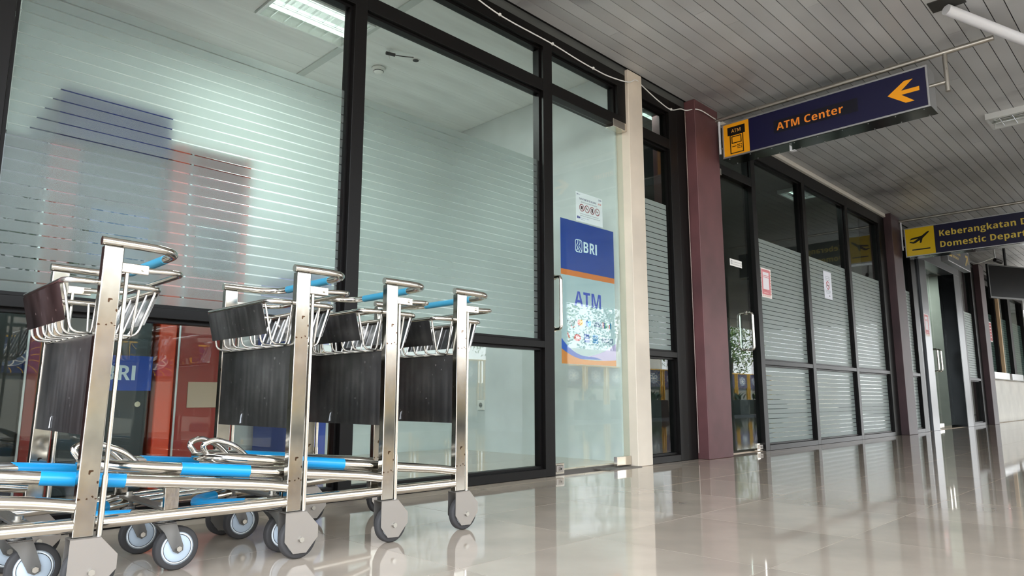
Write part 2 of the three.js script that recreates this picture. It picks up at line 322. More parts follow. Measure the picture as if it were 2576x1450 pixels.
// ---------------------------------------------------------------- rooms behind the glass
{ // cash machine room
  const f = struct(group('floor_cash_room'));
  const P = 0.655; mesh('grout_bed', box(0.0, 4.43, -0.1, 0.018, -2.2, -0.1), M.grout, f);
  for (let i = 0; i < 7; i++) for (let j = 0; j < 4; j++) { const x = 0.02 + i * P, z = -0.1 - (j + 1) * P, za = Math.max(z, -2.1), xb = Math.min(x + P, 4.425); if (za > z + P - 0.1) continue; mesh('tile', uvM(box(x + 0.0015, xb - 0.0015, 0.018, 0.03, za + 0.0015, z + P - 0.0015), 0.9), M.tiles[(i + j * 2) % 4], f); }
  struct(mesh('wall_cash_back', uvM(box(-0.1, 4.6, 0, 3.2, -2.3, -2.1), 1), M.room));
  struct(mesh('wall_cash_left', uvM(box(-0.15, 0.02, 0, 3.2, -2.3, -0.35), 1), M.room));
  struct(mesh('wall_cash_right', uvM(box(4.405, 4.424, 0.03, 3.15, -2.1, -0.1), 1), M.room));
  const c = struct(group('ceiling_cash_room'));
  for (let i = 0; i < 8; i++) { const z = -0.1 - i * 0.25; for (const [a, b] of [[0.02, 2.60], [2.66, 4.41]]) if (!(a < 1 && i > 2 && i < 5)) mesh('board', box(a, b, 3.152, 3.17, z - 0.2485, z), M.roomCeil, c); }
  for (let i = 3; i < 5; i++) { const z = -0.1 - i * 0.25; mesh('board', box(0.02, 1.93, 3.152, 3.17, z - 0.2485, z), M.roomCeil, c); mesh('board', box(2.63, 2.66, 3.152, 3.17, z - 0.2485, z), M.roomCeil, c); }
  mesh('joint_strip', box(2.60, 2.66, 3.142, 3.155, -2.1, -0.1), std(0xbfc4c0, 0.6), c);
  mesh('slab', box(-0.1, 4.6, 3.3, 3.38, -2.3, -0.1), M.groove, c);
}
{ // dark hall behind the second bay
  struct(mesh('floor_hall', uvM(box(4.62, 26, -0.1, 0.0, -8, -0.1), 0.9), M.tiles[1]));
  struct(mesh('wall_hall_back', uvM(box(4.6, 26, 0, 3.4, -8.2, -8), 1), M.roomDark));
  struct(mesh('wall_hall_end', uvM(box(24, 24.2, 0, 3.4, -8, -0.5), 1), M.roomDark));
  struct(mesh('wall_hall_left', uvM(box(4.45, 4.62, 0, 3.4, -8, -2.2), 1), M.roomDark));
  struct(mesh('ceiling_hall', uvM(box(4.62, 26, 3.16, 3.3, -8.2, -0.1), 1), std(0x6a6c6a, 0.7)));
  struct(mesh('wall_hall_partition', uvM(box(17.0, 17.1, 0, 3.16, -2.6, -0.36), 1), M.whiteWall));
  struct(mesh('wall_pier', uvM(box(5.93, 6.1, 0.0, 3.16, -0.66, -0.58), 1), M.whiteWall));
}
// recessed louvre lamps
function louvre(name, label, x0, x1, z0, z1, along, lit, grp, drop = 0.0, power = 0, ny = CY) {
  const cx = (x0 + x1) / 2, cz = (z0 + z1) / 2, t = thing(name, label, 'lamp', [cx, ny, cz], grp), w = x1 - x0, d = z1 - z0, H = 0.05;
  const X0 = -w / 2, X1 = w / 2, Z0 = -d / 2, Z1 = d / 2, b = 0.022;
  mesh('rim', [box(X0, X1, -drop - 0.006, H - drop, Z0, Z0 + b), box(X0, X1, -drop - 0.006, H - drop, Z1 - b, Z1), box(X0, X0 + b, -drop - 0.006, H - drop, Z0 + b, Z1 - b), box(X1 - b, X1, -drop - 0.006, H - drop, Z0 + b, Z1 - b)], M.lampBody, t);
  mesh('tray', box(X0, X1, H - drop, H - drop + 0.006, Z0, Z1), M.reflector, t);
  const nT = 2, L = along === 'x' ? w : d, Wd = along === 'x' ? d : w;
  for (let i = 0; i < nT; i++) {
    const o = (i + 0.5) / nT * (Wd - 2 * b) - (Wd - 2 * b) / 2;
    mesh('fluorescent_tube', along === 'x' ? cyl(0.014, L - 0.09, 'x', 0, H - drop - 0.02, o, 14) : cyl(0.014, L - 0.09, 'z', o, H - drop - 0.02, 0, 14), lit ? M.tubeOn : M.tubeOff, t);
  }
  const n = Math.max(3, Math.round(L / 0.1));
  for (let i = 1; i < n; i++) { const o = -L / 2 + i * L / n; mesh('blade', along === 'x' ? box(o - 0.002, o + 0.002, -drop, 0.022 - drop, Z0 + b, Z1 - b) : box(X0 + b, X1 - b, -drop, 0.022 - drop, o - 0.002, o + 0.002), M.reflector, t); }
  mesh('blade', along === 'x' ? box(X0 + b, X1 - b, -drop, 0.022 - drop, -0.004, 0.004) : box(-0.004, 0.004, -drop, 0.022 - drop, Z0 + b, Z1 - b), M.reflector, t);
  if (power) { const l = new THREE.RectAreaLight(0xf9fffa, power, w - 0.06, d - 0.06); l.rotation.x = -Math.PI / 2; l.position.set(0, -drop - 0.012, 0); t.add(l); }
  return t;
}
louvre('louvre_lamp', 'lit square-grid louvre lamp in the white cash room ceiling', 1.935, 2.625, -1.33, -0.88, 'x', true, null, 0.01, 11.5);
louvre('louvre_lamp', 'lit louvre lamp seen through the narrow window beside the white column', 5.12, 5.85, -0.86, -0.26, 'x', true, null, 0.03, 1.5);
louvre('louvre_lamp', 'lit louvre lamp seen high behind the three frosted panes', 8.62, 9.12, -0.6, -0.2, 'x', true, null, 0.03, 2);
louvre('louvre_lamp', 'lit louvre lamp behind the double glass door of the steel portal', 15.6, 16.3, -1.5, -0.9, 'x', true, null, 0.03, 7);
louvre('louvre_lamp', 'unlit walkway ceiling lamp at the right edge beyond the pipe', 7.58, 7.93, 1.87, 3.09, 'z', false, null, 0.05);
louvre('louvre_lamp', 'unlit walkway ceiling lamp mirrored in the left window above the trolleys', 2.05, 2.4, 1.85, 3.07, 'z', false, null, 0.05);

// ---------------------------------------------------------------- luggage trolleys
function wheelParts(parent, x, y, z, R, W = 0.03) {
  const t = mesh('tire', (() => { const p = [[R - 0.016, -W / 2], [R - 0.004, -W / 2], [R, -W / 2 + 0.006], [R, W / 2 - 0.006], [R - 0.004, W / 2], [R - 0.016, W / 2]].map(q => new THREE.Vector2(...q)); const g = new THREE.LatheGeometry(p, 40); g.rotateX(Math.PI / 2); g.translate(x, y, z); return g; })(), M.tire, parent);
  return t;
}
function hubGeo(R, W, x, y, z) { const p = [[0.001, -W / 2 + 0.002], [R - 0.0155, -W / 2 + 0.002], [R - 0.0155, W / 2 - 0.002], [0.001, W / 2 - 0.002]].map(q => new THREE.Vector2(...q)); const g = new THREE.LatheGeometry(p, 36); g.rotateX(Math.PI / 2); g.translate(x, y, z); return g; }
function bandGeo(r0, r1, W, x, y, z) { const g = new THREE.LatheGeometry([[r0, -W / 2], [r1, -W / 2], [r1, W / 2], [r0, W / 2]].map(q => new THREE.Vector2(...q)), 40); g.rotateX(Math.PI / 2); g.translate(x, y, z); return g; }
function hex(r, h, x, y, z, axis = 'z') { return cyl(r, h, axis, x, y, z, 6); }
function makeTrolley() {
  const t = group('luggage_trolley'), HW = 0.2775;
  const sides = [1, -1];
  for (const s of sides) {
    const z = s * HW;
    mesh('post', uvM(rbox(-0.025, 0.025, 0.146, 0.915, z - 0.015, z + 0.015, 0.004), 2.2), M.postSteel, t);
  }
  // handle
  const hp = fillet([[-0.03, 0.928, HW], [0.185, 0.928, HW], [0.185, 0.928, -HW], [-0.03, 0.928, -HW]], 0.10, 12);
  const h = mesh('handle', sweep(hp, 0.0125, 18), M.tube, t);
  mesh('grip', bar([0.185, 0.928, -0.175], [0.185, 0.928, 0.135], 0.0142, 18), M.grip, h);
  for (const s of sides) {
    const z = s * (HW + 0.004), b = mesh('brake_bracket', [rbox(0.02, 0.095, 0.846, 0.874, z - 0.006, z + 0.006, 0.003)], M.steel, t);
    mesh('pivot_bolt', hex(0.006, 0.008, 0.08, 0.86, z + s * 0.008), M.bolt, b);
    mesh('brake_rod', [bar([0.041, 0.85, s * HW], [0.041, 0.30, s * HW], 0.006), bar([0.041, 0.30, s * HW], [0.041, 0.146, s * HW], 0.008)], M.rod, t);
  }
  mesh('brake_bar', sweep(fillet([[0.07, 0.86, HW - 0.008], [0.20, 0.868, HW - 0.008], [0.20, 0.868, -HW + 0.008], [0.07, 0.86, -HW + 0.008]], 0.055, 10), 0.0085, 14), M.tube, t);
  // basket
  const BZ = 0.252, bx0 = -0.098, bx1 = 0.145, by = 0.815, fx0 = -0.065, fx1 = 0.10, fy = 0.678;
  const rim = mesh('basket_rim', sweep(fillet([[bx0, by, BZ], [bx1, by, BZ], [bx1, by, -BZ], [bx0, by, -BZ]], 0.045, 8, true), 0.0085, 14, true), M.tube, t);
  for (let i = 0; i < 7; i++) { const z = -0.215 + i * 0.0715; mesh('rod', sweep(fillet([[bx0 + 0.003, by, z], [fx0, fy, z], [fx1, fy, z], [bx1 - 0.003, by, z]], 0.022, 5), 0.0037, 8), M.rod, rim); }
  for (const x of [-0.015, 0.085]) mesh('long_rod', sweep(fillet([[x, by, BZ - 0.004], [x, fy - 0.006, BZ - 0.035], [x, fy - 0.006, -BZ + 0.035], [x, by, -BZ + 0.004]], 0.025, 5), 0.0042, 8), M.rod, rim);
  const slantPanel = (xa, xb, off) => { const d = V(xb - xa, -(by - fy) , 0).normalize(), L = 0.102, z0 = -0.222, z1 = 0.212, g = new THREE.BoxGeometry(0.0012, L, z1 - z0, 1, 1, 1); g.rotateZ(Math.atan2(d.x, -d.y)); const mid = V(xa, by - 0.006, 0).addScaledVector(d, L / 2); g.translate(mid.x + off, mid.y, (z0 + z1) / 2); return uvM(g, 1.7); };
  mesh('front_plate', slantPanel(bx0, fx0, -0.006), M.sheet, rim);
  mesh('rear_plate', slantPanel(bx1, fx1, 0.006), M.basketPanel, rim);
  // advertising plate between the posts
  const bp = mesh('back_plate', [uvM(box(-0.022, -0.020, 0.405, 0.672, -0.262, 0.262), 1.3), uvM(box(-0.022, -0.008, 0.668, 0.672, -0.262, 0.262), 1.3)], M.sheet, t);
  mesh('torn_sticker', (() => { const g = poly([[0, 0], [0.012, 0.002], [0.011, 0.018], [0.017, 0.036], [0.007, 0.030]], 0.0006); g.rotateY(-Math.PI / 2); g.translate(-0.0235, 0.412, -0.08); return g; })(), M.paper, bp);
  // lower frame
  const lower = [[-0.022, 0.176, HW], [-0.72, 0.163, 0.165], [-0.875, 0.160, 0.06], [-0.875, 0.160, -0.06], [-0.72, 0.163, -0.165], [-0.022, 0.176, -HW]];
  const lf = mesh('lower_frame', sweep(fillet(lower, [0, 0.09, 0.08, 0.08, 0.09, 0], 8), 0.0175, 18), M.tube, t);
  const nose = fillet([[-0.78, 0.1618, 0.124], [-0.875, 0.160, 0.06], [-0.875, 0.160, -0.06], [-0.78, 0.1618, -0.124]], [0, 0.08, 0.08, 0], 10);
  mesh('nose_sleeve', sweep(nose, 0.0192, 18), M.blue, lf);
  // upper frame
  const upper = [[-0.022, 0.224, HW], [-0.10, 0.236, HW - 0.012], [-0.70, 0.296, 0.175], [-0.88, 0.312, 0.10], [-0.88, 0.312, -0.10], [-0.70, 0.296, -0.175], [-0.10, 0.236, -HW + 0.012], [-0.022, 0.224, -HW]];
  const uf = mesh('upper_frame', sweep(fillet(upper, [0, 0.05, 0.12, 0.09, 0.09, 0.12, 0.05, 0], 8), 0.0172, 18), M.tube, t);
  for (const s of sides) {
    const pt = k => { const a = V(-0.10, 0.236, s * (HW - 0.012)), b = V(-0.70, 0.296, s * 0.175); return a.lerp(b, k); };
    mesh('tube_sleeve', sweep([pt(0.62), pt(0.95)], 0.0190, 18), M.blue, uf);
    mesh('nose_loop', sweep(fillet([[-0.76, 0.306, s * 0.075], [-0.80, 0.345, s * 0.072], [-0.865, 0.368, s * 0.062], [-0.905, 0.352, s * 0.056], [-0.88, 0.318, s * 0.05]], 0.03, 6), 0.0095, 14), M.tube, uf);
    const q = V(-0.35, 0, s * 0.2225);
    mesh('strut', rbox(-0.37, -0.33, 0.172, 0.258, q.z - 0.008, q.z + 0.008, 0.002), M.postSteel, t);
    mesh('platform_rail', sweep(fillet([[-0.83, 0.300, s * 0.055], [-0.30, 0.246, s * 0.075]], 0.02, 4), 0.0085, 12), M.tube, t);
  }
  mesh('crossbar', [rbox(-0.36, -0.34, 0.236, 0.244, -0.225, 0.225, 0.002)], M.postSteel, t);
  // rear wheels in sheet housings
  for (const s of sides) {
    const z = s * (HW - 0.0), wx = 0.025, R = 0.0625;
    const prof = [[-0.030, 0.146], [0.040, 0.146], [0.084, 0.098], [0.084, 0.062], [0.045, 0.018], [0.0, 0.020], [-0.030, 0.058]];
    const mk = (zz) => { const g = poly(prof, 0.0022); g.translate(0, 0, zz); return g; };
    const hs = mesh('wheel_housing', [mk(z + 0.021), mk(z - 0.0232), box(-0.030, 0.040, 0.144, 0.1462, z - 0.0232, z + 0.0232)], M.housing, t);
    for (const q of [0.027, -0.027]) mesh('axle_bolt', hex(0.0085, 0.008, wx, 0.060, z + q), M.bolt, hs);
    const tr = mesh('rear_wheel', (() => { const W = 0.03, p = [[R - 0.017, -W / 2], [R - 0.005, -W / 2], [R, -W / 2 + 0.007], [R, W / 2 - 0.007], [R - 0.005, W / 2], [R - 0.017, W / 2]].map(q => new THREE.Vector2(...q)); const g = new THREE.LatheGeometry(p, 44); g.rotateX(Math.PI / 2); g.translate(wx, R, z); return g; })(), M.tire, t);
    mesh('hub', hubGeo(R, 0.03, wx, R, z), M.hub, tr);
    mesh('hub_ring', bandGeo(0.040, 0.0455, 0.0274, wx, R, z), M.hubRing, tr);
  }
  // front swivel castors
  mesh('castor_bar', [rbox(-0.722, -0.682, 0.178, 0.186, -0.19, 0.19, 0.002)], std(0x8d857b, 0.45, 0.9, { map: T.dirtMetal }), t);
  for (const s of sides) {
    const px = -0.702, pz = s * 0.155, R = 0.0625, wx = px + 0.042;
    const fk = zz => { const g = poly([[px - 0.022, 0.137], [px + 0.032, 0.137], [px + 0.056, 0.07], [px + 0.056, 0.056], [px + 0.042, 0.048], [px + 0.028, 0.056], [px + 0.0, 0.112]].map(q => q), 0.003); g.translate(0, 0, zz); return g; };
    const f = mesh('castor_fork', [fk(pz + 0.019), fk(pz - 0.022), box(px - 0.022, px + 0.032, 0.135, 0.139, pz - 0.022, pz + 0.022), cyl(0.02, 0.014, 'y', px, 0.147, pz, 20), cyl(0.014, 0.03, 'y', px, 0.165, pz, 16)], M.fork, t);
    mesh('kingpin_bolt', [hex(0.011, 0.012, px, 0.193, pz, 'y'), cyl(0.015, 0.003, 'y', px, 0.1875, pz)], M.bolt, f);
    wheelParts(f, wx, R, pz, R, 0.03);
    mesh('hub', hubGeo(R, 0.03, wx, R, pz), M.hub, f);
    mesh('hub_ring', bandGeo(0.040, 0.0455, 0.0274, wx, R, pz), M.hubRing, f);
    mesh('ring_groove', bandGeo(0.0385, 0.040, 0.0278, wx, R, pz), M.black, f);
    for (const q of [0.026, -0.026]) mesh('axle_nut', hex(0.008, 0.01, wx, R, pz + q), M.bolt, f);
  }
  return t;
}
{
  const proto = makeTrolley();
  const L = ['steel luggage trolley at the far left, standing apart nearest the picture edge', 'second luggage trolley from the left, dull grey plate with torn white sticker', 'third luggage trolley from the left, nested between two others', 'rearmost luggage trolley of the nested row, nearest the glass door'];
  [[0.553, 0.6925, 0.018], [1.142, 0.6925, 0], [1.50, 0.6925, 0], [1.84, 0.6925, 0]].forEach(([x, z, a], i) => {
    const t = i ? proto.clone() : proto; if (i) { t.name = numbered('luggage_trolley'); scene.add(t); }
    t.position.set(x, 0, z); t.rotation.z = -a; tag(t, L[i], 'luggage trolley', 'steel luggage trolleys nested in a row');
  });
  proto.traverse(o => { if (o.name === 'front_plate') { o.material = M.brownSheet; o.userData.label = 'brown streaked front plate'; } });
}

// ---------------------------------------------------------------- hanging signs
function faceX(w, h, x, y, z, mat) { const g = new THREE.BoxGeometry(0.003, h, w); const p = new THREE.PlaneGeometry(w, h); p.rotateY(-Math.PI / 2); p.translate(x - 0.002, y, z); return p; }
const NAVY = '#0b0a34', NAVY2 = '#070718';
const atmFace = canvasTex(2048, 400, (g, w, h) => {
  g.fillStyle = NAVY; g.fillRect(0, 0, w, h);
  g.fillStyle = '#e89c10'; g.fillRect(0, 0, 300, h);
  g.fillStyle = '#060406'; g.fillRect(46, 42, 208, 104);
  g.strokeStyle = '#060406'; g.lineWidth = 11; g.strokeRect(76, 146, 150, 226); g.strokeRect(96, 168, 108, 80);
  g.fillStyle = '#f2b050'; g.font = '58px sans-serif'; g.textAlign = 'center'; g.fillText('ATM', 150, 116);
  g.fillStyle = '#060406'; g.fillRect(94, 286, 52, 9);
  for (let i = 0; i < 3; i++) for (let j = 0; j < 3; j++) { g.beginPath(); g.ellipse(164 + i * 20, 280 + j * 20, 8, 6, 0, 0, 7); g.fill(); }
  g.fillStyle = NAVY2; g.fillRect(580, 118, 860, 150);
  g.fillStyle = '#f08a2a'; g.font = 'bold 122px sans-serif'; g.textAlign = 'left'; g.fillText('ATM Center', 612, 238);
  g.fillStyle = '#f2a012'; g.beginPath(); // arrow
  [[1640, 205], [1800, 70], [1880, 70], [1768, 180], [1930, 180], [1930, 232], [1768, 232], [1880, 342], [1800, 342]].map(([x, y]) => [1712 + (x - 1640) * 0.95, 200 + (y - 206) * 0.86]).forEach((p, i) => i ? g.lineTo(...p) : g.moveTo(...p)); g.closePath(); g.fill();
});
const depFace = canvasTex(2048, 400, (g, w, h) => {
  g.fillStyle = '#0c0b30'; g.fillRect(0, 0, w, h);
  g.fillStyle = '#d9b40c'; g.fillRect(0, 0, 350, h);
  g.fillStyle = '#0c0a06'; g.save(); g.translate(168, 150); g.rotate(-0.12);
  g.beginPath(); g.moveTo(-118, 6); g.lineTo(-100, -18); g.lineTo(30, -22); g.lineTo(108, -66); g.quadraticCurveTo(140, -74, 128, -52); g.lineTo(38, 16); g.lineTo(14, 74); g.lineTo(-8, 76); g.lineTo(0, 34); g.lineTo(-56, 62); g.lineTo(-86, 64); g.lineTo(-132, 38); g.lineTo(-120, 26); g.lineTo(-82, 40); g.lineTo(-14, 4); g.closePath(); g.fill(); g.restore();
  g.fillRect(70, 308, 220, 18);
  g.fillStyle = '#d9bd4e'; g.font = 'bold 118px sans-serif'; g.fillText('Keberangkatan Domestik', 398, 168); g.fillText('Domestic Departure', 398, 328);
});
function hangSign(label, x, y0, y1, z0, z1, thick, tex, poleY, poleEnd, colZ) {
  const t = thing('hanging_sign', label, 'sign', [x, 0, 0]);
  const my = (y0 + y1) / 2, mz = (z0 + z1) / 2, W = z1 - z0, H = y1 - y0, f = 0.014;
  mesh('cabinet', rbox(0.004, thick, y0, y1, z0, z1, 0.003), M.alu, t);
  const fc = faceX(W - 2 * f, H - 2 * f, 0.0, my, mz); mesh('face', fc, std(0xffffff, 0.3, 0, { map: tex }), t);
  mesh('face_frame', [rbox(-0.008, 0.012, y0, y0 + f, z0, z1, 0.002), rbox(-0.008, 0.012, y1 - f, y1, z0, z1, 0.002), rbox(-0.008, 0.012, y0 + f, y1 - f, z0, z0 + f, 0.002), rbox(-0.008, 0.012, y0 + f, y1 - f, z1 - f, z1, 0.002)], M.alu, t);
  mesh('bottom_sheet', uvM(box(0.0, thick + 0.002, y0 - 0.004, y0 - 0.001, z0 - 0.004, z1 + 0.004), 1), M.mirror, t);
  const rivets = []; for (let i = 0; i < 9; i++) { rivets.push(cyl(0.005, 0.004, 'y', 0.018, y0 - 0.005, z0 + 0.05 + i * (W - 0.1) / 8, 8), cyl(0.005, 0.004, 'y', thick - 0.02, y0 - 0.005, z0 + 0.05 + i * (W - 0.1) / 8, 8)); }
  mesh('rivet', rivets, M.alu, t);
  const px = thick / 2 - 0.07;
  mesh('pole', bar([px, poleY, colZ], [px, poleY, poleEnd], 0.019, 18), M.pipe, t);
  mesh('drop_tube', bar([px, poleY, z1 + 0.115], [px, my - 0.075, z1 + 0.115], 0.0165, 16), M.pipe, t);
  mesh('stub_tube', bar([px, my, z1 - 0.01], [px, my, z1 + 0.115], 0.014, 14), M.pipe, t);
  mesh('drop_tube', bar([px, poleY, z0 - 0.04], [px, my - 0.1, z0 - 0.04], 0.011, 12), M.whitePaint, t);
  mesh('stub_tube', bar([px, my - 0.05, z0 - 0.04], [px, my - 0.05, z0 + 0.01], 0.008, 10), M.pipe, t);
  return t;
}
const s1 = hangSign('blue hanging sign reading ATM Center with an orange arrow', 5.70, 2.655, 2.985, 0.17, 1.845, 0.19, atmFace, 3.05, 2.27, 0.1);
mesh('hook', [rbox(0.05, 0.10, 2.60, 2.652, 0.755, 0.758, 0.001), rbox(0.05, 0.10, 2.598, 2.602, 0.755, 0.80, 0.001)], M.whitePaint, s1);
const s2 = hangSign('blue and yellow hanging sign reading Keberangkatan Domestik, Domestic Departure', 11.17, 2.535, 2.965, 0.16, 2.36, 0.19, depFace, 3.09, 2.6, 0.1);
{ // small sign parallel to the facade
  const tex = canvasTex(1024, 256, (g, w, h) => { g.fillStyle = '#23242e'; g.fillRect(0, 0, w, h); g.fillStyle = '#cfae3a'; g.fillRect(40, 60, 130, 130); g.fillStyle = '#23242e'; g.fillRect(58, 120, 95, 40); g.fillStyle = '#cfae3a'; g.font = 'bold 64px sans-serif'; g.fillText('Pintu Masuk', 200, 110); g.fillText('Entrance', 200, 184); g.lineWidth = 34; g.strokeStyle = '#cfae3a'; g.beginPath(); g.moveTo(800, 210); g.lineTo(920, 70); g.moveTo(820, 66); g.lineTo(930, 60); g.lineTo(936, 170); g.stroke(); });
  const t = thing('hanging_sign', 'small dark entrance sign hung above the steel portal', 'sign', [13.0, 2.77, 0.4]);
  mesh('cabinet', rbox(-0.72, 0.72, -0.16, 0.16, -0.05, 0.05, 0.003), M.alu, t);
  const p = new THREE.PlaneGeometry(1.41, 0.29); p.translate(0, 0, 0.0515); mesh('face', p, std(0xffffff, 0.35, 0, { map: tex }), t);
  for (const x of [-0.55, 0.55]) mesh('drop_tube', bar([x, 0.16, 0], [x, 0.38, 0], 0.012), M.pipe, t);
}
// white diagonal brace with its ceiling plate
{
  const t = thing('roof_brace', 'thick white round pipe crossing below the ceiling at top right', 'pipe', [5.1921, 3.15, 2.1015]);
  const a = V(0, -0.038, 0), b = V(3.2370, -0.8228, 1.9485);
  mesh('brace_pipe', sweep([a, b], 0.036, 24), M.whitePaint, t);
  mesh('ceiling_plate', rbox(-0.10, 0.06, -0.006, 0.0, -0.09, 0.11, 0.002), std(0x3c3b38, 0.5, 0.6), t);
}
// television on a ceiling pole
{
  const t = thing('television', 'black flat television hung from the ceiling at the right edge', 'television', [13.9, 2.39, 1.0]); t.rotation.y = -0.42;
  mesh('screen', rbox(-0.58, 0.58, -0.26, 0.26, -0.02, 0.0, 0.004), phys({ color: 0x0a0b0e, roughness: 0.2, specularIntensity: 0.12 }), t);
  mesh('bezel', [rbox(-0.6, 0.6, 0.255, 0.275, -0.03, 0.006, 0.003), rbox(-0.6, 0.6, -0.285, -0.255, -0.03, 0.006, 0.003), rbox(-0.6, -0.58, -0.255, 0.255, -0.03, 0.006, 0.003), rbox(0.58, 0.6, -0.255, 0.255, -0.03, 0.006, 0.003)], std(0x141416, 0.3), t);
  mesh('back_shell', rbox(-0.5, 0.5, -0.22, 0.22, -0.08, -0.03, 0.02), M.black, t);
  mesh('drop_tube', bar([0, 0.1, -0.1], [0, 0.76, -0.1], 0.02), M.black, t);
  mesh('mount', rbox(-0.1, 0.1, -0.1, 0.12, -0.12, -0.08, 0.004), M.black, t);
}
// surveillance camera with white lead
{
  const t = thing('security_camera', 'small dark camera under the ceiling with a drooping white lead', 'camera', [13.2, 2.68, 0.9]);
  mesh('body', [sweep([V(-0.05, 0, 0), V(0.09, -0.03, 0.06)], 0.03, 16)], M.black, t);
  mesh('bracket', [bar([0, 0.02, 0], [0, 0.47, -0.02], 0.012)], M.alu, t);
  mesh('lead', sweep(fillet([[0, 0.05, 0], [-0.05, 0.0, -0.12], [-0.02, -0.03, -0.26], [0.05, 0.05, -0.36]], 0.08, 8), 0.007, 10), M.white, t);
}
// white cable clipped along the top rail
{
  const t = thing('cable', 'thin white cable clipped along the black head rail below the ceiling', 'cable');
  const P = [[2.75, 3.055], [3.0, 3.02], [3.55, 3.015], [3.8, 3.0], [4.0, 2.995], [4.2, 3.0], [4.43, 3.02], [4.52, 3.07], [4.66, 3.075], [4.9, 3.02], [5.1, 3.0], [5.27, 3.06]];
  const pts = P.map(([x, y]) => V(x, y, 0.006)); for (const p of pts) if (p.x > 4.4 && p.x < 4.64) p.z = 0.036;
  const q = [...pts, V(5.33, 3.06, 0.02), V(5.36, 3.055, 0.106), V(5.70, 3.06, 0.108)];
  const cv = new THREE.CatmullRomCurve3(q); mesh('lead', sweep(cv.getPoints(90), 0.0048, 8), M.white, t);
  for (const [x, y] of [[3.0, 3.022], [3.53, 3.017], [4.0, 2.997], [5.1, 3.002]]) mesh('clip', rbox(x - 0.008, x + 0.008, y - 0.009, y + 0.009, 0.0, 0.014, 0.002), M.white, t);
}
{
  const t = thing('cable', 'thin pale wire running down the left edge of the nearer brown column', 'cable');
  const q = [V(5.325, 3.05, 0.01), V(5.322, 2.6, 0.012), V(5.326, 2.3, 0.01), V(5.32, 2.25, 0.012), V(5.326, 1.6, 0.01), V(5.323, 1.0, 0.012), V(5.326, 0.05, 0.01)];
  mesh('lead', sweep(new THREE.CatmullRomCurve3(q).getPoints(40), 0.0035, 8), std(0x8f7f78, 0.5), t);
}

// ---------------------------------------------------------------- notices and stickers
function flat(name, label, category, x0, x1, y0, y1, z, tex, mat) {
  const g = new THREE.PlaneGeometry(x1 - x0, y1 - y0);
  const m = mesh(name, g, mat || std(0xffffff, 0.55, 0, { map: tex, side: THREE.DoubleSide })); m.position.set((x0 + x1) / 2, (y0 + y1) / 2, z); tag(m, label, category); return m;
}
function briLogo(g, x, y, s, col) { // emblem then letters
  g.save(); g.translate(x, y); g.scale(s, s); g.strokeStyle = col; g.lineWidth = 9; g.lineJoin = 'round';
  g.beginPath(); g.roundRect ? g.roundRect(0, 0, 100, 120, 22) : g.rect(0, 0, 100, 120); g.stroke();
  for (const dx of [0, 34]) { g.beginPath(); g.moveTo(34 + dx, 0); g.quadraticCurveTo(46 + dx, 26, 24 + dx, 48); g.quadraticCurveTo(14 + dx, 60, 28 + dx, 70); g.lineTo(60 + dx, 104); g.quadraticCurveTo(66 + dx, 112, 58 + dx, 120); g.stroke(); }
  g.beginPath(); g.moveTo(6, 112); g.quadraticCurveTo(46, 92, 30, 70); g.stroke();
  g.fillStyle = col; g.font = 'bold 150px sans-serif'; g.fillText('BR', 112, 114); g.fillRect(112 + g.measureText('BR').width + 8, 6, 26, 108); g.restore();
}
